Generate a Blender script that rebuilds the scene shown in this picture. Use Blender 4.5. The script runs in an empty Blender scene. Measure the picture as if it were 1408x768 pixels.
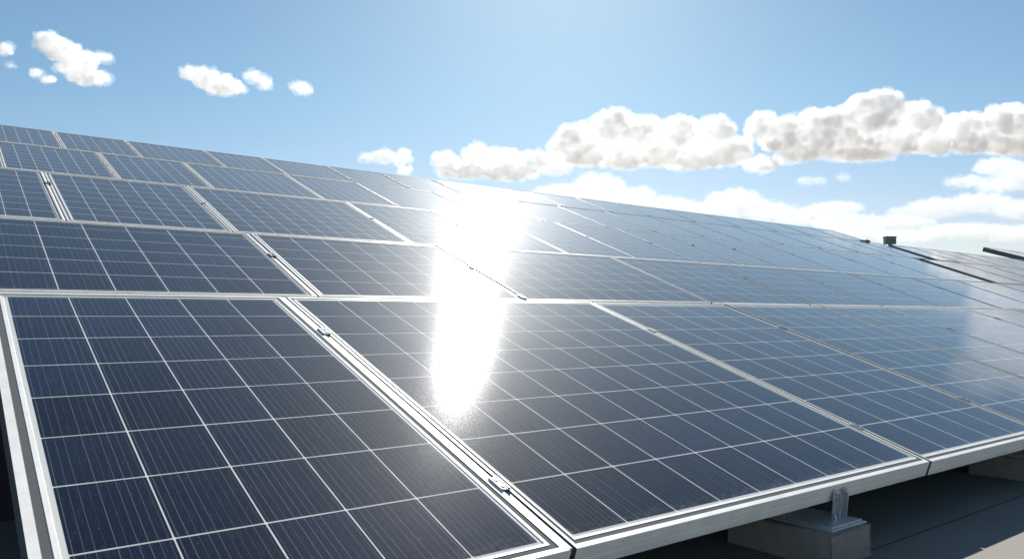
import bpy, bmesh, math, random
from mathutils import Vector, Matrix

sc = bpy.context.scene
COL = sc.collection
rad = math.radians

# ------------------------------------------------------------------ camera
F = 1056.985                     # focal length in pixels of a 1408 px wide frame
PITCH = 2.819
S = 0.5                          # metres per layout unit (the camera is 1.4 units above the ground)
cam_d = bpy.data.cameras.new("camera")
cam = bpy.data.objects.new("camera", cam_d)
COL.objects.link(cam)
cam_d.sensor_width = 36
cam_d.lens = 36 * F / 1408
cam_d.clip_start = 0.02
cam_d.clip_end = 30000
cam.location = (0, 0, 1.4 * S)
cam.rotation_euler = (rad(90 + PITCH), 0, 0)
sc.camera = cam

# ------------------------------------------------------------------ sky, sun, exposure
SUN_EL, SUN_AZ = 31.3, 3.6
world = bpy.data.worlds.new("World")
sc.world = world
world.use_nodes = True
wt = world.node_tree
bg = wt.nodes["Background"]
sky = wt.nodes.new("ShaderNodeTexSky")
sky.sky_type = 'NISHITA'
sky.sun_disc = False
sky.sun_elevation = rad(SUN_EL)
sky.sun_rotation = rad(SUN_AZ)
sky.air_density = 1.0
sky.dust_density = 0.25
sky.ozone_density = 1.8
tint = wt.nodes.new("ShaderNodeMix")          # cooler, cleaner air than the model's default
tint.data_type = 'RGBA'
tint.blend_type = 'MULTIPLY'
tint.inputs[0].default_value = 1.0
geo = wt.nodes.new("ShaderNodeTexCoord")
sep = wt.nodes.new("ShaderNodeSeparateXYZ")
wt.links.new(geo.outputs["Generated"], sep.inputs[0])
hzr = wt.nodes.new("ShaderNodeMapRange")         # low haze greys the air towards the horizon
hzr.interpolation_type = 'SMOOTHSTEP'
hzr.inputs[1].default_value = 0.04
hzr.inputs[2].default_value = 0.30
wt.links.new(sep.outputs[2], hzr.inputs[0])
tcol = wt.nodes.new("ShaderNodeMix")
tcol.data_type = 'RGBA'
tcol.inputs[6].default_value = (0.95, 0.86, 0.90, 1)
tcol.inputs[7].default_value = (0.79, 0.955, 0.955, 1)
wt.links.new(hzr.outputs[0], tcol.inputs[0])
wt.links.new(tcol.outputs[2], tint.inputs[7])
wt.links.new(sky.outputs[0], tint.inputs[6])
wt.links.new(tint.outputs[2], bg.inputs[0])
bg.inputs[1].default_value = 0.061
sd = bpy.data.lights.new("sun", 'SUN')
sd.energy = 5.0
sd.angle = rad(0.53)
sd.color = (1, 0.96, 0.9)
so = bpy.data.objects.new("sun", sd)
COL.objects.link(so)
_e, _a = rad(SUN_EL), rad(SUN_AZ)
sunv = Vector((math.sin(_a) * math.cos(_e), math.cos(_a) * math.cos(_e), math.sin(_e)))
so.rotation_euler = sunv.to_track_quat('Z', 'Y').to_euler()
so.location = sunv * 50
sc.view_settings.view_transform = 'Standard'
sc.view_settings.look = 'None'
sc.view_settings.exposure = 0.75
sc.view_settings.gamma = 1
sc.cycles.volume_bounces = 40
sc.cycles.max_bounces = 40
sc.cycles.use_denoising = True
sc.cycles.sample_clamp_indirect = 12

# ------------------------------------------------------------------ layout frame of the array
# R runs along the rows (to the right and away), H is the horizontal up-slope direction
AZ = 0.9175415781564631
Rv = Vector((math.sin(AZ), math.cos(AZ), 0))
Hv = Vector((-math.cos(AZ), math.sin(AZ), 0))
TILT = [0.32891856147147397] + [0.36957143875462706] * 4
LEN = [3.617872783050217, 1.861130273811311, 1.9753598431276125, 1.5111257413954401, 1.2037782410180464]
Vv = [Hv * math.cos(t) + Vector((0, 0, math.sin(t))) for t in TILT]
Nv = [Rv.cross(v) for v in Vv]
P = [Hv * 2.513734116591382 + Vector((0, 0, 0.4))]      # ground is z = 0 here
for k in range(5):
    P.append(P[-1] + Vv[k] * LEN[k])
RV = 0.003  # tiny clearances


def world_pt(h, r, z):
    return (Hv * h + Rv * r + Vector((0, 0, z))) * S


# ------------------------------------------------------------------ helpers
def link(name, me, parent=None, loc=None):
    o = bpy.data.objects.new(name, me)
    COL.objects.link(o)
    if parent is not None:
        o.parent = parent
    if loc is not None:
        o.location = loc
    return o


def empty(name, mat, label, cat, group=None):
    o = bpy.data.objects.new(name, None)
    COL.objects.link(o)
    o.empty_display_size = 0.05
    o.matrix_world = mat
    tag(o, label, cat, group)
    return o


def tag(o, label, cat, group=None):
    o["label"] = label
    o["category"] = cat
    if group:
        o["group"] = group


def mesh_from(name, verts, faces, mats, fmat=None, uvs=None, smooth=False):
    me = bpy.data.meshes.new(name)
    me.from_pydata([tuple(v) for v in verts], [], faces)
    for m in mats:
        me.materials.append(m)
    if fmat:
        for p, i in zip(me.polygons, fmat):
            p.material_index = i
    if uvs:
        uv = me.uv_layers.new(name="cells")
        for p in me.polygons:
            for li in p.loop_indices:
                uv.data[li].uv = uvs[me.loops[li].vertex_index]
    if smooth:
        for p in me.polygons:
            p.use_smooth = True
    me.update()
    return me


def bm_box(bm, c, s, bevel=0.0, rot=None, seg=2, mi=0):
    r = bmesh.ops.create_cube(bm, size=1, matrix=Matrix.Translation(c) @ (rot or Matrix()) @ Matrix.Diagonal((*s, 1)))
    vs = r["verts"]
    fs = {f for v in vs for f in v.link_faces}
    for f in fs:
        f.material_index = mi
    if bevel:
        es = list({e for v in vs for e in v.link_edges})
        bmesh.ops.bevel(bm, geom=es, offset=bevel, segments=seg, affect='EDGES', profile=0.6, clamp_overlap=True, material=-1)


def bm_cyl(bm, c, r, h, axis=Vector((0, 0, 1)), n=12, r2=None, mi=0):
    q = axis.to_track_quat('Z', 'Y').to_matrix().to_4x4()
    res = bmesh.ops.create_cone(bm, cap_ends=True, segments=n, radius1=r, radius2=r if r2 is None else r2, depth=h,
                                matrix=Matrix.Translation(c) @ q)
    for f in {f for v in res["verts"] for f in v.link_faces}:
        f.material_index = mi


def bm_obj(name, bm, mats, parent=None, loc=None, smooth=False):
    me = bpy.data.meshes.new(name)
    bm.to_mesh(me)
    bm.free()
    for m in mats:
        me.materials.append(m)
    if smooth:
        for p in me.polygons:
            p.use_smooth = True
    return link(name, me, parent, loc)


# ------------------------------------------------------------------ materials
def new_mat(name):
    m = bpy.data.materials.new(name)
    m.use_nodes = True
    t = m.node_tree
    return m, t, t.nodes["Principled BSDF"]


class NT:
    """short-hand for building node trees"""
    def __init__(s, t):
        s.t = t

    def n(s, typ, **kw):
        nd = s.t.nodes.new(typ)
        for k, v in kw.items():
            setattr(nd, k, v)
        return nd

    def put(s, sock, v):
        if hasattr(v, "is_output") or isinstance(v, bpy.types.NodeSocket):
            s.t.links.new(v, sock)
        else:
            sock.default_value = v

    def math(s, op, a, b=None, c=None, clamp=False):
        nd = s.n("ShaderNodeMath", operation=op, use_clamp=clamp)
        s.put(nd.inputs[0], a)
        if b is not None:
            s.put(nd.inputs[1], b)
        if c is not None:
            s.put(nd.inputs[2], c)
        return nd.outputs[0]

    def step(s, v, a, b, o0=0.0, o1=1.0):
        nd = s.n("ShaderNodeMapRange", interpolation_type='SMOOTHSTEP')
        s.put(nd.inputs[0], v)
        for i, x in enumerate((a, b, o0, o1)):
            nd.inputs[i + 1].default_value = x
        return nd.outputs[0]

    def mix(s, f, a, b):
        nd = s.n("ShaderNodeMix", data_type='RGBA')
        s.put(nd.inputs[0], f)
        s.put(nd.inputs[6], a)
        s.put(nd.inputs[7], b)
        return nd.outputs[2]

    def noise(s, vec, scale, detail=4, rough=0.5, dims='3D'):
        nd = s.n("ShaderNodeTexNoise", noise_dimensions=dims)
        if vec is not None:
            s.put(nd.inputs["Vector"], vec)
        nd.inputs["Scale"].default_value = scale
        nd.inputs["Detail"].default_value = detail
        nd.inputs["Roughness"].default_value = rough
        return nd.outputs[0]

    def vmul(s, vec, v3):
        nd = s.n("ShaderNodeVectorMath", operation='MULTIPLY')
        s.put(nd.inputs[0], vec)
        nd.inputs[1].default_value = v3
        return nd.outputs[0]


BUMP, COATR, SHEEN, SPEC = 0.006, 0.072, 0.06, 0.0040


def cell_material(name, busbars=9, line=0.017, fine=1.0, ior=1.36, sheen=SHEEN):
    m, t, b = new_mat(name)
    q = NT(t)
    uv = q.n("ShaderNodeUVMap", uv_map="cells")
    sx = q.n("ShaderNodeSeparateXYZ")
    t.links.new(uv.outputs[0], sx.inputs[0])
    u, v = sx.outputs[0], sx.outputs[1]
    obj = q.n("ShaderNodeTexCoord").outputs["Object"]
    info = q.n("ShaderNodeObjectInfo")
    rnd = info.outputs["Random"]
    off = q.n("ShaderNodeVectorMath", operation='ADD')
    t.links.new(obj, off.inputs[0])
    cmb = q.n("ShaderNodeCombineXYZ")
    t.links.new(q.math('MULTIPLY', rnd, 37.0), cmb.inputs[0])
    t.links.new(q.math('MULTIPLY', rnd, 91.0), cmb.inputs[1])
    t.links.new(cmb.outputs[0], off.inputs[1])
    pos = off.outputs[0]

    def near(x):      # distance to the nearest whole number
        return q.math('PINGPONG', x, 0.5)
    du, dv = near(u), near(v)
    # a little waviness in the width of the printed gaps
    wob = q.noise(pos, 9.0, 3)
    wl = q.math('MULTIPLY_ADD', wob, 0.9, 0.55)
    col = q.math('SUBTRACT', 1.0, q.step(q.math('DIVIDE', du, wl), line * 0.55, line))
    row = q.math('SUBTRACT', 1.0, q.step(q.math('DIVIDE', dv, wl), line * 0.5, line * 0.95))
    dia = q.math('SUBTRACT', 1.0, q.step(q.math('ADD', du, dv), line * 2.0, line * 2.8))
    edge = q.math('MAXIMUM', q.math('MAXIMUM', col, q.math('MULTIPLY', row, 0.85)), dia)
    # busbars along the panel's length, each of its own strength
    ub = q.math('MULTIPLY', u, float(busbars))
    bus = q.math('SUBTRACT', 1.0, q.step(near(q.math('ADD', ub, 0.5)), 0.02, 0.06))
    wn = q.n("ShaderNodeTexWhiteNoise", noise_dimensions='1D')
    t.links.new(q.math('ADD', q.math('FLOOR', ub), q.math('MULTIPLY', rnd, 50.0)), wn.inputs["W"])
    bus = q.math('MULTIPLY', bus, q.math('MULTIPLY_ADD', wn.outputs[0], 0.55, 0.08))
    # fine streaks of the screen-printed fingers
    st = q.noise(q.vmul(pos, (420.0, 14.0, 1.0)), 1.0, 3, 0.65)
    st2 = q.noise(q.vmul(pos, (900.0, 60.0, 1.0)), 1.0, 2, 0.6)
    streak = q.math('MULTIPLY', q.step(st, 0.52, 0.75), 0.15 * fine)
    streak = q.math('ADD', streak, q.math('MULTIPLY', q.step(st2, 0.54, 0.78), 0.14 * fine))
    # cells differ slightly from one another
    cid = q.n("ShaderNodeCombineXYZ")
    t.links.new(q.math('FLOOR', u), cid.inputs[0])
    t.links.new(q.math('FLOOR', v), cid.inputs[1])
    t.links.new(q.math('MULTIPLY', rnd, 60.0), cid.inputs[2])
    wc = q.n("ShaderNodeTexWhiteNoise", noise_dimensions='3D')
    t.links.new(cid.outputs[0], wc.inputs["Vector"])
    base = q.mix(wc.outputs[0], (0.0020, 0.0042, 0.0125, 1), (0.0065, 0.0120, 0.033, 1))
    base = q.mix(q.math('ADD', bus, streak, clamp=True), base, (0.20, 0.23, 0.28, 1))
    base = q.mix(edge, base, (0.74, 0.73, 0.68, 1))
    # dust film, specks and dried smears on the glass
    film = q.step(q.noise(pos, 2.2, 6, 0.6), 0.42, 0.85)
    vor = q.n("ShaderNodeTexVoronoi", feature='F1')
    t.links.new(pos, vor.inputs["Vector"])
    vor.inputs["Scale"].default_value = 75.0
    wn2 = q.n("ShaderNodeTexWhiteNoise", noise_dimensions='3D')
    t.links.new(vor.outputs["Position"], wn2.inputs["Vector"])
    speck = q.math('MULTIPLY', q.math('SUBTRACT', 1.0, q.step(vor.outputs["Distance"], 0.06, 0.16)),
                   q.math('GREATER_THAN', wn2.outputs[0], 0.90))
    sm = q.noise(q.vmul(pos, (9.0, 26.0, 1.0)), 1.0, 5, 0.7)
    smear = q.math('MULTIPLY', q.step(sm, 0.66, 0.78), 0.42)
    low = q.math('MULTIPLY', q.step(v, 0.22, 0.0), q.step(q.noise(pos, 60.0, 4, 0.7), 0.42, 0.75))
    smear = q.math('ADD', smear, q.math('MULTIPLY', low, 0.22))
    dirt = q.math('ADD', q.math('MULTIPLY', film, 0.006),
                  q.math('ADD', q.math('MULTIPLY', speck, 0.30), smear), clamp=True)
    base = q.mix(dirt, base, (0.42, 0.40, 0.36, 1))
    t.links.new(base, b.inputs["Base Color"])
    # textured glass: a broad lobe from the prismatic surface under a smoother one
    grain = q.noise(pos, 900.0, 2, 0.7)
    r1 = q.math('ADD', q.math('MULTIPLY_ADD', film, 0.06, 0.50), q.math('MULTIPLY', q.math('SUBTRACT', grain, 0.5), 0.22))
    t.links.new(r1, b.inputs["Roughness"])
    b.inputs["Specular IOR Level"].default_value = SPEC
    b.inputs["IOR"].default_value = 1.45
    b.inputs["Coat Weight"].default_value = 1.0
    spark = q.noise(pos, 420.0, 2, 0.8)
    cr = q.math('ADD', q.math('MULTIPLY_ADD', film, 0.010, COATR),
                q.math('MULTIPLY', q.math('SUBTRACT', q.step(spark, 0.35, 0.75), 0.35), 0.05))
    t.links.new(cr, b.inputs["Coat Roughness"])
    b.inputs["Coat IOR"].default_value = ior
    b.inputs["Sheen Weight"].default_value = sheen
    b.inputs["Sheen Roughness"].default_value = 0.3
    b.inputs["Sheen Tint"].default_value = (0.72, 0.86, 1.0, 1)
    bp = q.n("ShaderNodeBump")
    bp.inputs["Strength"].default_value = BUMP
    bp.inputs["Distance"].default_value = 0.001
    t.links.new(grain, bp.inputs["Height"])
    t.links.new(bp.outputs[0], b.inputs["Normal"])
    return m


def aluminium(name, col=(0.93, 0.905, 0.85), metal=0.05, rough=0.46, streak=True):
    m, t, b = new_mat(name)
    q = NT(t)
    obj = q.n("ShaderNodeTexCoord").outputs["Object"]
    n1 = q.noise(q.vmul(obj, (3.0, 3.0, 260.0)), 1.0, 4, 0.6)
    n2 = q.noise(obj, 14.0, 5, 0.65)
    f = q.math('ADD', q.math('MULTIPLY', n1, 0.5), q.math('MULTIPLY', n2, 0.5))
    c = q.mix(q.step(f, 0.35, 0.65), tuple(x * 0.86 for x in col) + (1,), tuple(col) + (1,))
    spot = q.step(q.noise(obj, 38.0, 3, 0.5), 0.72, 0.80)
    c = q.mix(q.math('MULTIPLY', spot, 0.45), c, (0.30, 0.26, 0.21, 1))
    t.links.new(c, b.inputs["Base Color"])
    b.inputs["Metallic"].default_value = metal
    b.inputs["Specular IOR Level"].default_value = 0.18
    t.links.new(q.math('MULTIPLY_ADD', n2, 0.2, rough - 0.1), b.inputs["Roughness"])
    bp = q.n("ShaderNodeBump")
    bp.inputs["Strength"].default_value = 0.03
    bp.inputs["Distance"].default_value = 0.001
    t.links.new(n1, bp.inputs["Height"])
    t.links.new(bp.outputs[0], b.inputs["Normal"])
    return m


def plain(name, col, rough=0.6, metal=0.0, var=0.25, scale=30.0, bump=0.0):
    m, t, b = new_mat(name)
    q = NT(t)
    obj = q.n("ShaderNodeTexCoord").outputs["Object"]
    n1 = q.noise(obj, scale, 6, 0.65)
    c = q.mix(n1, tuple(x * (1 - var) for x in col) + (1,), tuple(min(1, x * (1 + var)) for x in col) + (1,))
    t.links.new(c, b.inputs["Base Color"])
    b.inputs["Roughness"].default_value = rough
    b.inputs["Metallic"].default_value = metal
    if bump:
        bp = q.n("ShaderNodeBump")
        bp.inputs["Strength"].default_value = bump
        bp.inputs["Distance"].default_value = 0.004
        t.links.new(q.noise(obj, scale * 4, 6, 0.7), bp.inputs["Height"])
        t.links.new(bp.outputs[0], b.inputs["Normal"])
    return m


def concrete_ground():
    m, t, b = new_mat("ground_concrete")
    q = NT(t)
    obj = q.n("ShaderNodeTexCoord").outputs["Object"]
    sx = q.n("ShaderNodeSeparateXYZ")
    t.links.new(obj, sx.inputs[0])
    big = q.noise(obj, 1.3, 6, 0.6)
    fine = q.noise(obj, 60.0, 6, 0.7)
    c = q.mix(big, (0.15, 0.142, 0.118, 1), (0.245, 0.232, 0.198, 1))
    c = q.mix(q.step(fine, 0.35, 0.75, 0.0, 0.35), c, (0.24, 0.23, 0.21, 1))
    stain = q.step(q.noise(obj, 3.5, 5, 0.7), 0.60, 0.72, 0.0, 0.35)
    c = q.mix(stain, c, (0.18, 0.17, 0.155, 1))
    # slab joints: x is along the rows, y up-slope (object is turned to the array)
    jy = q.math('ABSOLUTE', q.math('SUBTRACT', q.math('PINGPONG', q.math('SUBTRACT', sx.outputs[1], 1.212), 2.0), 0.0))
    jx = q.math('PINGPONG', q.math('SUBTRACT', sx.outputs[0], 9.0), 2.5)
    j = q.math('SUBTRACT', 1.0, q.step(q.math('MINIMUM', jy, jx), 0.003, 0.006))
    c = q.mix(q.math('MULTIPLY', j, 0.85), c, (0.05, 0.05, 0.048, 1))
    t.links.new(c, b.inputs["Base Color"])
    b.inputs["Roughness"].default_value = 0.85
    bp = q.n("ShaderNodeBump")
    bp.inputs["Strength"].default_value = 0.35
    bp.inputs["Distance"].default_value = 0.003
    t.links.new(fine, bp.inputs["Height"])
    t.links.new(bp.outputs[0], b.inputs["Normal"])
    return m


M_cell = [cell_material("solar_cells_large", 10, 0.0125),
          cell_material("solar_cells_medium", 9, 0.0145, 1.0, 1.40, 0.08),
          cell_material("solar_cells_small", 6, 0.020, 0.7, 1.44, 0.11),
          cell_material("solar_cells_far", 5, 0.024, 0.5, 1.46, 0.12)]
M_alu = aluminium("anodised_aluminium")
M_groove_gap_shade = plain("gasket_and_gap_shade", (0.115, 0.125, 0.13), 0.85, 0.0, 0.2, 40)  # gasket grey, also painted shade on frame sides along the gaps
M_groove_gap_shade.node_tree.nodes["Principled BSDF"].inputs["Specular IOR Level"].default_value = 0.08
M_rail = plain("mill_finish_rail", (0.42, 0.44, 0.44), 0.5, 0.2, 0.15, 30)
M_dark = plain("dark_metal", (0.035, 0.037, 0.04), 0.45, 0.6, 0.2, 30)
M_shade_frame = plain("shade_toned_frame", (0.10, 0.118, 0.13), 0.55, 0.1, 0.25, 30)  # aluminium frames with the shade of their end faces put in the colour
M_galv = plain("galvanised_steel", (0.55, 0.58, 0.60), 0.34, 0.7, 0.3, 55)
M_clamp = plain("brushed_clamp_metal", (0.55, 0.56, 0.56), 0.55, 0.3, 0.2, 60)
M_bolt = plain("zinc_bolt", (0.70, 0.71, 0.72), 0.3, 0.9, 0.15, 60)
M_block = plain("concrete_block", (0.27, 0.25, 0.225), 0.9, 0, 0.35, 22, 0.6)
M_shade_wedge = plain("shade_wedge_dark", (0.035, 0.036, 0.038), 0.9, 0, 0.3, 12, 0.3)  # dark tone of the added sun-blocking wedge
M_box = plain("painted_cabinet", (0.15, 0.19, 0.175), 0.5, 0.1, 0.2, 25)
M_ground = concrete_ground()

# ------------------------------------------------------------------ ground, and a wedge added to block sun under the upper rows
ROT = Matrix((( Rv.x, Hv.x, 0), (Rv.y, Hv.y, 0), (0, 0, 1))).to_4x4()
G = 2500.0
ground = link("ground", mesh_from("ground", [(-G, -G, 0), (G, -G, 0), (G, G, 0), (-G, G, 0)], [(0, 1, 2, 3)], [M_ground]))
ground.matrix_world = ROT
ground["kind"] = "structure"


def hz(pt):
    return pt.dot(Hv), pt.z


h1, z1 = hz(P[1])
h4, z4 = hz(P[4])
prof = [(h1 + 0.45, 0.0), (h1 + 0.45, z1 - 0.22), (h4 - 0.12, z4 - 0.40), (h4 - 0.12, 0.0)]  # added solid wedge, keeps low sun from reaching in under the panels
vs = [(r * S, h * S, z * S) for r in (-3.0, 60.0) for h, z in prof]
shade_wedge = link("shade_wedge", mesh_from("shade_wedge", vs, [(0, 1, 5, 4), (1, 2, 6, 5), (2, 3, 7, 6), (3, 2, 1, 0), (4, 5, 6, 7)], [M_shade_wedge]))
shade_wedge.matrix_world = ROT
shade_wedge["kind"] = "structure"

# ------------------------------------------------------------------ solar panels
FR = [0.0, 0.35, 0.37, 0.64, 0.66, 0.82]     # profile stations as fractions of the inset


def ring(x0, y0, x1, y1, ins, f):
    l, r, b, t = ins
    return [(x0 + l * f, y0 + b * f), (x1 - r * f, y0 + b * f), (x1 - r * f, y1 - t * f), (x0 + l * f, y1 - t * f)]


def make_panel(k, u0, u1, v0, v1, ncol, rows, ins, label, group, mat, thick=0.105, origin=None, axes=None,
               frame_mats=None, jit=None):
    R_, V_, N_ = axes or (Rv, Vv[k], Nv[k])
    O = origin if origin is not None else P[k]
    base = (O + R_ * u0 + V_ * v0) * S
    W, L = (u1 - u0) * S, (v1 - v0) * S
    ins = tuple(i * S for i in ins)
    T = thick * S
    mw = Matrix(((R_.x, V_.x, N_.x, base.x), (R_.y, V_.y, N_.y, base.y), (R_.z, V_.z, N_.z, base.z), (0, 0, 0, 1)))
    if jit:
        mw = mw @ Matrix.Rotation(jit[0], 4, 'X') @ Matrix.Rotation(jit[1], 4, 'Y')
    e = empty("solar_panel", mw, label, "solar panel", group)
    # frame: one mitred ring swept along a profile
    c = 0.0016
    prof_ = [(1e9, 0.0, -T)]
    st = []
    e1 = (0.0, -T)
    pts = [(0.0, -T, None), (0.0, -0.62 * T, None), (0.0015, -0.60 * T, None), (0.0015, -0.57 * T, None), (0.0, -0.55 * T, None),
           (0.0, -0.27 * T, None), (0.001, -0.255 * T, None), (0.0, -0.24 * T, None), (0.0, -c, None), (c, 0.0, None)]
    verts, faces, fm = [], [], []

    def add_ring(absd, f, z):
        i0 = len(verts)
        l, r, b_, t_ = [x * f for x in ins]
        l, r, b_, t_ = l + absd, r + absd, b_ + absd, t_ + absd
        verts.extend([(l, b_, z), (W - r, b_, z), (W - r, L - t_, z), (l, L - t_, z)])
        return i0
    rings = [add_ring(a, 0.0, z) for a, z, _ in pts]
    g = 0.0018
    rings.append(add_ring(0, FR[1], -0.0004))
    n_lip = len(rings)
    rings.append(add_ring(0, FR[2], -g))
    rings.append(add_ring(0, FR[3], -g))
    rings.append(add_ring(0, FR[4], -0.0008))
    rings.append(add_ring(0, FR[5], -0.0012))
    rings.append(add_ring(0, FR[5] + 0.02, -0.0034))
    rings.append(add_ring(0, FR[5] + 0.02, -T * 0.5))
    rings.append(add_ring(0, FR[2], -T))
    for i in range(len(rings)):
        a_, b2 = rings[i], rings[(i + 1) % len(rings)]
        dark = 1 if i in (n_lip - 1, n_lip) else 0
        for s_ in range(4):
            faces.append((a_ + s_, a_ + (s_ + 1) % 4, b2 + (s_ + 1) % 4, b2 + s_))
            fm.append(1 if (k < 2 and i < 9 and s_ in (1, 3)) else dark)  # left and right walls coloured dark, gap shade put in the colour
    link("frame", mesh_from("frame", verts, faces, frame_mats or [M_alu, M_groove_gap_shade], fm), e)
    # laminated sheet of cells: grid with UV counted in cells
    l, r, b_, t_ = ins
    m0 = FR[5] + 0.005
    xs = [l * m0] + [l + (W - l - r) * i / ncol for i in range(ncol + 1)] + [W - r * m0]
    us = [-0.012] + list(range(ncol + 1)) + [ncol + 0.012]
    us[0], us[-1] = 0.0, float(ncol)
    rows_ = [(x - v0) * S for x in rows]
    nr = len(rows) - 1
    ys = [b_ * m0] + rows_ + [L - t_ * m0]
    vs_ = [0.0] + [float(i) for i in range(nr + 1)] + [float(nr)]
    z = -0.003
    verts, faces, uvs = [], [], []
    for y, vv in zip(ys, vs_):
        for x, uu in zip(xs, us):
            verts.append((x, y, z))
            uvs.append((uu, vv))
    nx = len(xs)
    for j in range(len(ys) - 1):
        for i in range(nx - 1):
            faces.append((j * nx + i, j * nx + i + 1, (j + 1) * nx + i + 1, (j + 1) * nx + i))
    # white back sheet closing the laminate from below
    i0 = len(verts)
    verts += [(xs[0], ys[0], z - 0.004), (xs[-1], ys[0], z - 0.004), (xs[-1], ys[-1], z - 0.004), (xs[0], ys[-1], z - 0.004)]
    uvs += [(0, 0)] * 4
    faces.append((i0 + 3, i0 + 2, i0 + 1, i0))
    link("cell_sheet", mesh_from("cell_sheet", verts, faces, [mat], None, uvs), e)
    return e


ROW1 = [0.10, 0.579, 1.058, 1.49, 1.923, 2.337, 2.746, 3.139, 3.520]
ROW2 = [0.060, 0.421, 0.756, 1.063, 1.364, 1.667, 1.812]


def even(a, b, n):
    return [a + (b - a) * i / n for i in range(n + 1)]


DIV = [[0.285, 2.261, 5.585, 7.792, 9.951, 11.723, 14.577, 16.7, 18.85, 21.0, 23.2],
       [-0.40, 2.554, 4.732, 7.617, 9.770, 11.755, 13.864, 16.253, 18.4, 20.6, 22.8, 25.0, 27.2, 29.4],
       [-0.47, 0.970, 2.417, 4.449, 5.784, 6.860, 8.169, 9.573, 10.757, 11.892, 13.742, 15.902, 17.85, 20.30],
       [0.60, 1.696, 2.728, 4.147, 5.283, 6.673, 7.99, 9.437, 10.665, 12.017, 13.19, 14.7, 16.2, 17.75, 19.35, 20.4, 21.40],
       [0.43, 1.329, 2.217, 3.305, 4.189, 5.303, 6.279, 7.337, 8.622, 9.647, 10.916, 12.092, 13.544, 15.115, 16.6, 18.1, 19.6, 20.95]]
DIV2 = [None, None,
        [20.82, 22.9, 25.0, 27.1, 29.2, 31.3, 33.4, 35.5, 37.6],
        [21.98, 23.3, 24.7, 26.3, 27.9, 29.5, 31.1, 32.7, 34.3, 35.9, 37.5, 39.1, 40.7, 42.3, 43.9, 45.5, 47.1, 48.7],
        None]
NCOL1 = [5, 9, 5, 5, 4, 7, 5, 5, 5, 5]
PITCH_C = [0.40, 0.315, 0.20, 0.147, 0.128]
SIDE = [0.068, 0.055, 0.055, 0.038, 0.032]
ORD = ["first", "second", "third", "fourth", "fifth", "sixth", "seventh", "eighth", "ninth", "tenth", "eleventh", "twelfth",
       "thirteenth", "fourteenth", "fifteenth", "sixteenth", "seventeenth", "eighteenth", "nineteenth", "twentieth"]
RNAME = ["front row", "second row up", "third row up", "fourth row up", "top row"]
GNAME = ["solar panels in the front row", "solar panels in the second row", "solar panels in the third row",
         "solar panels in the fourth row", "solar panels in the top row"]


def panel_label(k, i, seg, u):
    if seg:
        return f"distant pale solar panel, {ORD[i]} after the dark gap in the {RNAME[k]}"
    if k == 0:
        fixed = ["dark navy solar panel filling the lower left, five cells wide with white frame",
                 "wide front solar panel with the blinding sun glare, above the steel bracket",
                 "dark blue front solar panel directly right of the widest glaring one",
                 "front row solar panel, fourth from the left, its lower corner at the right picture edge",
                 "narrow blue solar panel fifth from the left in the front row",
                 "front row solar panel sixth from the left, with soft cloud reflections"]
        if i < len(fixed):
            return fixed[i]
    glare = [(), (1, 2), (4, 5), (4, 5), (6, 7)][k]
    look = "glaring" if i in glare else ("dark navy" if u < 5 else ("grey blue" if u < 12 else "pale"))
    pos = f"{ORD[i]} from the left in the {RNAME[k]}"
    return f"{look} solar panel, {pos}"


rnd = random.Random(4)
GAP = 0.017
panels = []
for k in range(5):
    for seg, div in enumerate((DIV[k], DIV2[k])):
        if not div:
            continue
        for i in range(len(div) - 1):
            gp = GAP if k < 2 else 0.009
            a, b_ = div[i] + gp, div[i + 1] - gp
            s_ = SIDE[k]
            ins = [s_, s_, s_, s_]
            if k == 0:
                ins = [0.062, 0.072, 0.10, 0.085]
                if i == 0:
                    ins = [0.118, 0.10, 0.10, 0.085]
                rows = ROW1
                n = NCOL1[i]
                a0, b0 = 0.0, LEN[0] - GAP
            elif k == 1:
                ins = [0.055, 0.055, 0.052, 0.045]
                rows = ROW2
                n = max(3, round((b_ - a - .1) / PITCH_C[1]))
                if i == 0:
                    n = 8
                a0, b0 = GAP, LEN[1] - GAP
            else:
                nr = {2: 8, 3: 8, 4: 7}[k]
                a0, b0 = GAP, LEN[k] - GAP
                rows = even(a0 + s_, b0 - s_, nr)
                n = max(3, round((b_ - a - 2 * s_) / PITCH_C[k]))
            if a > 4.3:
                q_ = 0.72 if k < 2 else 0.6
                ins = [ins[0] * q_, ins[1] * q_, ins[2] * (q_ if k else 1), ins[3] * q_]
            mat = M_cell[0] if k == 0 else M_cell[1] if k == 1 else M_cell[2] if k == 2 else M_cell[3]
            jit = (rnd.uniform(-1, 1) * 0.0012, rnd.uniform(-1, 1) * 0.0016)
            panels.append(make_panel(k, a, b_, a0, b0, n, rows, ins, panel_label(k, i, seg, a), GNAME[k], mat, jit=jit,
                                     frame_mats=[M_shade_frame, M_shade_frame] if seg and i == 0 else None))  # frame beside the gap gets its shade as colour

# raised table of panels at the far right, the shade of its end put into the frame colour
tl = 0.3281
Vt = Hv * math.cos(tl) + Vector((0, 0, math.sin(tl)))
Nt = Rv.cross(Vt)
O = Vector((18.27, 29.7, 2.72 + 1.4)) - Vt * 2.6
for i in range(3):
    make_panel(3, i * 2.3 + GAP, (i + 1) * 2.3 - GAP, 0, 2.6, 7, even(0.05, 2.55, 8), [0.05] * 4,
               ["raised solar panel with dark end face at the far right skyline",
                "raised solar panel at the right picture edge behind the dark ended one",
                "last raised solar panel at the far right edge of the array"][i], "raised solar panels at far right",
               M_cell[3], thick=0.17, origin=O, axes=(Rv, Vt, Nt), frame_mats=[M_shade_frame, M_shade_frame])


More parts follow.
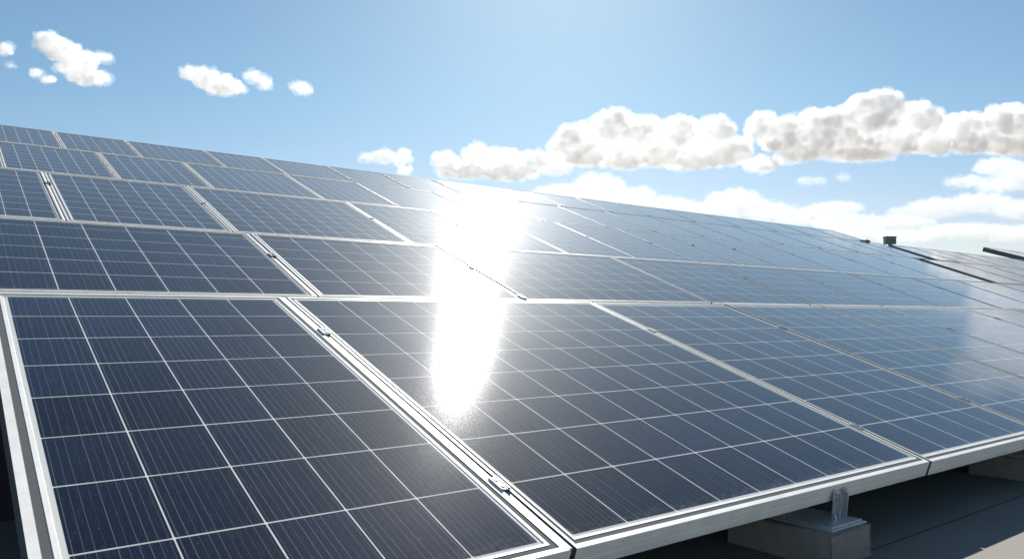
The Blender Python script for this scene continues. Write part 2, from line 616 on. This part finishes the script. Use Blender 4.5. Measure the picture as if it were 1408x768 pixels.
# ------------------------------------------------------------------ panel clamps on the seams
def clamp_parts(size):
    l, w_, h = size
    bm = bmesh.new()
    bm_box(bm, Vector((0, 0, h * 0.35)), (w_, l, h * 0.7), 0.0012)
    plate = bpy.data.meshes.new("plate")
    # raised side lips
    for sx_ in (-1, 1):
        bm_box(bm, Vector((sx_ * w_ * 0.40, 0, h * 0.85)), (w_ * 0.18, l * 0.98, h * 0.5), 0.0008)
    bm.to_mesh(plate)
    bm.free()
    plate.materials.append(M_clamp)
    bm = bmesh.new()
    bm_box(bm, Vector((0, 0, h * 0.78)), (w_ * 0.50, l * 0.86, h * 0.12), 0)
    for j in range(5):
        bm_box(bm, Vector((0, l * (-0.32 + 0.16 * j), h * 0.9)), (w_ * 0.42, l * 0.05, h * 0.16), 0)
    slot = bpy.data.meshes.new("slot")
    bm.to_mesh(slot)
    bm.free()
    slot.materials.append(M_dark)
    bm = bmesh.new()
    bm_cyl(bm, Vector((0, 0, h * 1.05)), w_ * 0.17, h * 0.35, n=6)
    bolt = bpy.data.meshes.new("bolt")
    bm.to_mesh(bolt)
    bm.free()
    bolt.materials.append(M_galv)
    return plate, slot, bolt


CL = {0: clamp_parts((0.060, 0.028, 0.0045)), 1: clamp_parts((0.052, 0.026, 0.004)), 2: clamp_parts((0.026, 0.016, 0.003))}
SEAM = ["front row", "second row", "third row", "fourth row", "top row"]


def clamp(k, seam, v, label, kind):
    u = DIV[k][seam]
    o = (P[k] + Rv * u + Vv[k] * v) * S + Nv[k] * 0.0005
    R_, V_, N_ = Rv, Vv[k], Nv[k]
    mw = Matrix(((R_.x, V_.x, N_.x, o.x), (R_.y, V_.y, N_.y, o.y), (R_.z, V_.z, N_.z, o.z), (0, 0, 0, 1)))
    e = empty("panel_clamp", mw, label, "clamp", "clamps on the panel seams")
    plate, slot, bolt = CL[kind]
    link("plate", plate, e)
    link("slot", slot, e)
    for sy in (-0.25, 0.25):
        link("bolt", bolt, e, (0, {0: 0.060, 1: 0.052, 2: 0.026}[kind] * sy, 0))


clamp(0, 1, 2.78, "metal clamp high on the wide seam between the first two front panels", 0)
clamp(0, 1, 0.575, "silver clamp with dark slot low on the wide seam beside the lower left panel", 0)
clamp(0, 2, 2.70, "clamp near the top of the seam right of the widest front panel", 1)
clamp(0, 2, 0.56, "clamp near the bottom of the seam right of the widest front panel", 1)
clamp(0, 3, 2.74, "clamp high on the seam between the third and fourth front panels", 1)
clamp(0, 3, 0.72, "clamp low on the seam between the third and fourth front panels, near the right edge", 1)
clamp(0, 5, 2.58, "dark clamp on the seam between the fifth and sixth front panels", 1)
clamp(0, 6, 3.05, "small dark clamp at the right picture edge of the front row", 1)
clamp(1, 1, 1.13, "clamp on the leftmost seam of the second row up", 1)
clamp(1, 2, 1.02, "clamp in the sun glare on the second seam of the second row up", 1)
clamp(1, 2, 0.10, "small clamp at the foot of the second seam of the second row up", 1)
for i in (3, 4, 5, 6, 7):
    clamp(1, i, 1.2 - 0.05 * (i % 3), f"small clamp, {ORD[i - 1]} from the left in the second row", 2)
clamp(2, 1, 1.42, "small clamp on the leftmost seam of the third row up", 1)
for i in range(2, 13):
    clamp(2, i, 1.2 - 0.03 * (i % 4), f"small clamp on the {ORD[i - 1]} seam of the third row up", 2)
for i in range(4, 15):
    clamp(3, i, 0.08, f"tiny clamp at the foot of the {ORD[i - 1]} fourth row seam", 2)
for i in range(5, 15):
    clamp(4, i, 0.08, f"tiny clamp at the foot of the {ORD[i - 1]} top row seam", 2)

# grey rails seen at the bottom of the widest gaps
for k, seam, lab in ((0, 1, "long grey rail in the gap right of the lower left panel"),
                     (1, 1, "grey rail in the leftmost gap of the second row up"),
                     (2, 1, "grey rail in the leftmost gap of the third row up")):
    bm = bmesh.new()
    L_ = (LEN[k] - 0.03) * S
    bm_box(bm, Vector((0, L_ / 2, -0.006)), (0.0150, L_, 0.006), 0.0006)
    bm_box(bm, Vector((0, L_ / 2, -0.016)), (0.012, L_, 0.012))
    o_ = bm_obj("support_rail", bm, [M_rail])
    o = (P[k] + Rv * DIV[k][seam] + Vv[k] * 0.02) * S
    o_.matrix_world = Matrix(((Rv.x, Vv[k].x, Nv[k].x, o.x), (Rv.y, Vv[k].y, Nv[k].y, o.y), (Rv.z, Vv[k].z, Nv[k].z, o.z), (0, 0, 0, 1)))
    tag(o_, lab, "rail", "rails in the panel gaps")

# ------------------------------------------------------------------ ballast blocks and steel brackets
def block(r0, r1, hA, hB, label):
    sx_, sy_, sz_ = (r1 - r0) * S, (hB - hA) * S, 0.189 * S
    bm = bmesh.new()
    bm_box(bm, Vector((0, 0, sz_ / 2)), (sx_, sy_, sz_), 0.004, seg=2)
    bmesh.ops.subdivide_edges(bm, edges=bm.edges[:], cuts=5, use_grid_fill=True)
    rr = random.Random(int(r0 * 100))
    for v in bm.verts:
        edge_ = sum(1 for c, s_ in zip(v.co - Vector((0, 0, sz_ / 2)), (sx_, sy_, sz_)) if abs(abs(c) - s_ / 2) < 0.006)
        a = 0.0018 if edge_ >= 2 else 0.0005
        if v.co.z > 0.003:
            v.co += Vector((rr.uniform(-a, a), rr.uniform(-a, a), rr.uniform(-a, a)))
    o = bm_obj("ballast_block", bm, [M_block])
    c = world_pt((hA + hB) / 2, (r0 + r1) / 2, 0)
    o.matrix_world = Matrix.Translation(c) @ ROT
    tag(o, label, "concrete block", "concrete blocks under the front edge")


block(4.03, 4.46, 2.36, 3.05, "rough grey concrete block under the front edge, carrying the steel bracket")
block(7.50, 7.93, 2.36, 3.05, "shaded concrete block under the front edge at the right picture edge")


def bracket(rc, label):
    zb = 0.189
    o = world_pt(2.46, rc, zb)
    e = empty("mounting_bracket", Matrix.Translation(o) @ ROT, label, "bracket", "steel brackets on the concrete blocks")
    bm = bmesh.new()
    bm_box(bm, Vector((-0.060, 0.07, 0.003)), (0.185, 0.215, 0.006), 0.0012)
    bm_box(bm, Vector((-0.058, 0.070, 0.0085)), (0.165, 0.195, 0.005), 0.001)
    bm_obj("base_plate", bm, [M_galv], e)
    # uprights lean with the frame's front face
    t = TILT[0]
    lean = Matrix.Rotation(t * 0.35, 4, 'X')      # the uprights lean slightly with the frame's front face
    fx = Matrix.Translation(Vector((0, (2.535 - 2.46) * S, 0.012))) @ lean
    H_ = 0.080
    for du in (-0.026, 0.026):
        bm = bmesh.new()
        bm_box(bm, Vector((du, -0.004, H_ / 2 - 0.004)), (0.017, 0.006, H_), 0.0015)
        bm_box(bm, Vector((du + (0.0075 if du < 0 else -0.0075), -0.012, H_ / 2 - 0.006)), (0.003, 0.018, H_ * 0.94), 0.0008)
        ob = bm_obj("upright", bm, [M_galv], e)
        ob.matrix_local = fx
    bm = bmesh.new()
    bm_box(bm, Vector((0, -0.003, 0.010)), (0.050, 0.004, 0.026), 0.001)
    bm_box(bm, Vector((0, -0.0015, 0.045)), (0.036, 0.003, 0.06), 0.0008)
    ob = bm_obj("web_plate", bm, [M_galv], e)
    ob.matrix_local = fx
    for du, zz, ax in ((-0.026, H_ - 0.004, 0), (0.026, H_ - 0.004, 0), (-0.026, H_ * 0.62, 1), (0.026, H_ * 0.62, 1), (-0.026, H_ * 0.8, 1)):
        bm = bmesh.new()
        if ax == 0:
            bm_cyl(bm, Vector((du, -0.006, zz)), 0.0075, 0.012, Vector((0, 1, 0)), 10)
        else:
            bm_cyl(bm, Vector((du, -0.010, zz)), 0.005, 0.007, Vector((0, 1, 0)), 6)
        ob = bm_obj("bolt", bm, [M_bolt], e)
        ob.matrix_local = fx
    for dx in (-0.030, 0.024):
        bm = bmesh.new()
        bm_cyl(bm, Vector((dx, 0.026, 0.0145)), 0.0062, 0.007, n=6)
        bm_cyl(bm, Vector((dx, 0.026, 0.019)), 0.0036, 0.006, n=8)
        bm_obj("bolt", bm, [M_bolt], e)


bracket(4.40, "galvanised steel bracket bolted to the front frame above the concrete block")
bracket(7.87, "galvanised steel bracket on the shaded block at the right picture edge")

# ------------------------------------------------------------------ small dark rail and cabinet on the skyline
bm = bmesh.new()
bm_box(bm, Vector((0, 0, 0)), (0.20, 0.03, 0.014), 0.003)
bm_box(bm, Vector((0.07, 0, 0.010)), (0.04, 0.05, 0.014), 0.002)
rail = bm_obj("mounting_rail", bm, [M_dark])
o = (P[4] + Rv * 20.7) * S + Nv[4] * 0.008
rail.matrix_world = Matrix(((Rv.x, Vv[4].x, Nv[4].x, o.x), (Rv.y, Vv[4].y, Nv[4].y, o.y), (Rv.z, Vv[4].z, Nv[4].z, o.z), (0, 0, 0, 1)))
tag(rail, "short dark rail end sticking out where the top row stops", "rail")

top = 3.60
e = empty("cabinet", Matrix.Translation(Vector((11.4, 23.113, 0)) * S), "small grey green cabinet on a post on the skyline behind the panels", "cabinet")
bm = bmesh.new()
bm_cyl(bm, Vector((0, 0, top * S / 2)), 0.022, top * S, n=12)
bm_obj("post", bm, [M_dark], e)
bm = bmesh.new()
bm_box(bm, Vector((0, 0, (top + 0.105) * S)), (0.30 * S, 0.2 * S, 0.21 * S), 0.004)
body = bm_obj("body", bm, [M_box], e)
bm = bmesh.new()
bm_box(bm, Vector((0, 0, (top + 0.22) * S)), (0.33 * S, 0.23 * S, 0.025 * S), 0.002)
bm_obj("lid", bm, [M_box], e)
bm = bmesh.new()
bm_box(bm, Vector((-0.01, -0.101 * S, (top + 0.10) * S)), (0.22 * S, 0.012 * S, 0.15 * S), 0.002)
dr = bm_obj("door", bm, [M_box], e)
bm = bmesh.new()
bm_box(bm, Vector((0.035, -0.112 * S, (top + 0.10) * S)), (0.012 * S, 0.014 * S, 0.04 * S), 0.0005)
bm_obj("handle", bm, [M_dark], dr)

# ------------------------------------------------------------------ clouds: closed puffy volumes kilometres away
CLOUDS = [
 (2600, "bright ragged cloud high on the left, largest of the left hand clouds",
  [(65, 58, 18, 14), (85, 70, 24, 16), (112, 84, 24, 14), (142, 79, 15, 6), (118, 106, 28, 11), (95, 92, 20, 10), (140, 108, 16, 9)]),
 (2600, "small cloud scrap cut by the left picture edge", [(8, 68, 11, 8), (14, 90, 6, 3)]),
 (2600, "small elongated cloud just below the large ragged left cloud", [(50, 101, 10, 6), (66, 109, 12, 5)]),
 (2600, "compact white cloud in the upper left sky, beside a smaller one", [(262, 101, 14, 10), (285, 108, 22, 14), (305, 118, 26, 14), (328, 123, 12, 6)]),
 (2600, "little round cloud touching the right of the compact upper left cloud", [(349, 106, 12, 9), (363, 114, 11, 10)]),
 (2600, "tiny isolated cloud, rightmost of the small upper left clouds", [(410, 120, 11, 8), (420, 123, 9, 9)]),
 (2900, "soft towering cloud just outside the right edge, mirrored in the far panels",
  [(1530, 130, 80, 60), (1610, 160, 90, 60), (1520, 190, 70, 40), (1640, 90, 80, 40), (1500, 60, 50, 26)]),
 (3600, "small flat cloud low over the ridge left of the sun glare", [(506, 217, 13, 7), (530, 216, 20, 10), (552, 218, 14, 11), (556, 234, 10, 8)]),
 (3600, "mid sized cloud just above the glaring panels", [(655, 214, 18, 16), (612, 222, 20, 13), (690, 218, 30, 14), (735, 222, 36, 14), (640, 234, 46, 12), (700, 236, 50, 12), (765, 232, 24, 9)]),
 (3000, "large cumulus with grey flat base in the middle right sky",
  [(845, 178, 35, 26), (795, 192, 34, 22), (770, 202, 18, 14), (885, 187, 38, 24), (935, 186, 35, 24), (985, 184, 26, 24), (1008, 208, 32, 20), (1045, 226, 26, 12), (805, 213, 36, 18), (858, 217, 42, 17), (905, 213, 38, 18), (948, 219, 40, 15), (985, 214, 40, 16)]),
 (3100, "largest cumulus bank reaching the right picture edge",
  [(1048, 176, 25, 22), (1085, 188, 40, 26), (1135, 178, 45, 28), (1205, 158, 45, 31), (1170, 172, 30, 24), (1262, 168, 32, 26), (1325, 178, 36, 22), (1385, 172, 45, 26), (1440, 180, 50, 28), (1130, 197, 40, 20), (1185, 201, 46, 18), (1238, 196, 40, 17), (1285, 198, 42, 15), (1335, 195, 42, 17), (1378, 199, 40, 14), (1410, 200, 60, 14), (1105, 208, 34, 14), (1080, 216, 22, 10), (1180, 212, 60, 10)]),
 (4500, "long low cloud bank rising behind the array's ridge",
  [(820, 262, 42, 23), (775, 266, 50, 14), (870, 275, 40, 18), (920, 285, 42, 15), (962, 290, 40, 13), (1012, 281, 46, 20), (1055, 290, 42, 14), (1100, 297, 46, 13)]),
 (4000, "thin flat cloud sliver under the cumulus, larger of the pair", [(1108, 249, 14, 6), (1124, 249, 14, 5)]),
 (4000, "smallest oval cloud beside the thin sliver under the cumulus", [(1160, 244, 10, 6)]),
 (4000, "cloud below the big bank at the right picture edge", [(1375, 230, 40, 14), (1330, 250, 36, 9), (1412, 246, 50, 18), (1375, 256, 40, 10)]),
 (5000, "low layered cloud near the right edge above the horizon", [(1290, 286, 50, 14), (1350, 280, 46, 15), (1412, 288, 54, 15), (1240, 292, 24, 8)]),
 (6000, "faint low cloud right of the ridge's end", [(1150, 286, 44, 9), (1232, 306, 64, 10), (1160, 304, 52, 12)]),
 (7000, "lowest pale cloud bank along the right skyline", [(1330, 318, 74, 11), (1412, 322, 64, 12), (1250, 325, 60, 9), (1170, 320, 60, 10)]),
]
m_cloud = bpy.data.materials.new("cloud_vapour")
m_cloud.use_nodes = True
ct = m_cloud.node_tree
ct.nodes.clear()
co_ = ct.nodes.new("ShaderNodeOutputMaterial")
cv = ct.nodes.new("ShaderNodeVolumeScatter")
cv.inputs["Color"].default_value = (0.915, 0.952, 0.999, 1)
cv.inputs["Anisotropy"].default_value = 0.22
ct.links.new(cv.outputs[0], co_.inputs["Volume"])


def sky_dir(x, y):
    p = rad(PITCH)
    fw = Vector((0, math.cos(p), math.sin(p)))
    up = Vector((0, -math.sin(p), math.cos(p)))
    return (Vector((1, 0, 0)) * (x - 704) - up * (y - 384) + fw * F) / F


def cloud(i, D, label, bl, dens=0.10):
    rn = random.Random(i + 3)
    px = D / F
    bm = bmesh.new()

    def ball(c, r):
        bmesh.ops.create_icosphere(bm, subdivisions=2, radius=1, matrix=Matrix.Translation(c) @ Matrix.Diagonal((*r, 1)))
    cx = sum(b[0] for b in bl) / len(bl)
    cy = sum(b[1] for b in bl) / len(bl)
    base = sky_dir(cx, cy) * D
    for (x, y, rx, ry) in bl:
        c = sky_dir(x, y) * D - base
        rr = (rx + ry) / 2
        ball(c, (rx * px * .92, rr * px * .6, ry * px * .92))
        for k in range(int(14 + rx * ry / 18)):
            th = rn.uniform(0, 2 * math.pi)
            ph = math.acos(rn.uniform(-.6, 1))
            d = Vector((math.cos(th) * math.sin(ph) * rx * .85, math.sin(th) * math.sin(ph) * rr * .6, math.cos(ph) * ry * .85)) * px
            s_ = rn.uniform(.12, .40) * min(rx, ry) * px
            ball(c + d, (s_, s_, s_ * .9))
    me = bpy.data.meshes.new("cloud")
    bm.to_mesh(me)
    bm.free()
    ob = None
    if cx > 1408:
        dens *= 0.05
    if D > 3900:
        dens *= 0.28           # far banks are thinner and paler
    for nm, dn, grow, steps in (("cloud", dens, 0.0, ((14, 8), (7, 5), (2.8, 2.4))),
                                ("fringe", dens * 0.22, 3.2, ((10, 9), (4.5, 8), (2.2, 4)))):
        o2 = link(nm, me if ob is None else me.copy())
        mm = m_cloud.copy()
        mm.node_tree.nodes["Volume Scatter"].inputs["Density"].default_value = dn / px
        o2.data.materials.append(mm) if ob is None else o2.data.materials.__setitem__(0, mm)
        r = o2.modifiers.new("merge", 'REMESH')
        r.mode = 'VOXEL'
        r.voxel_size = (1.5 if ob is None else 1.9) * px
        for j, (s_, k_) in enumerate(steps):
            tt = bpy.data.textures.new("puff", 'CLOUDS')
            tt.noise_scale = s_ * px
            tt.noise_depth = 3
            dm = o2.modifiers.new("puff", 'DISPLACE')
            dm.texture = tt
            dm.strength = k_ * px
            dm.mid_level = .5 - (grow / k_ if j == 0 else 0)
            dm.texture_coords = 'GLOBAL'
        if ob is None:
            ob = o2
            ob.location = base + Vector((0, 0, .7))
        else:
            o2.parent = ob
    tag(ob, label, "cloud", "cumulus clouds")


for i, (D, lab, bl) in enumerate(CLOUDS):
    cloud(i, D, lab, bl)
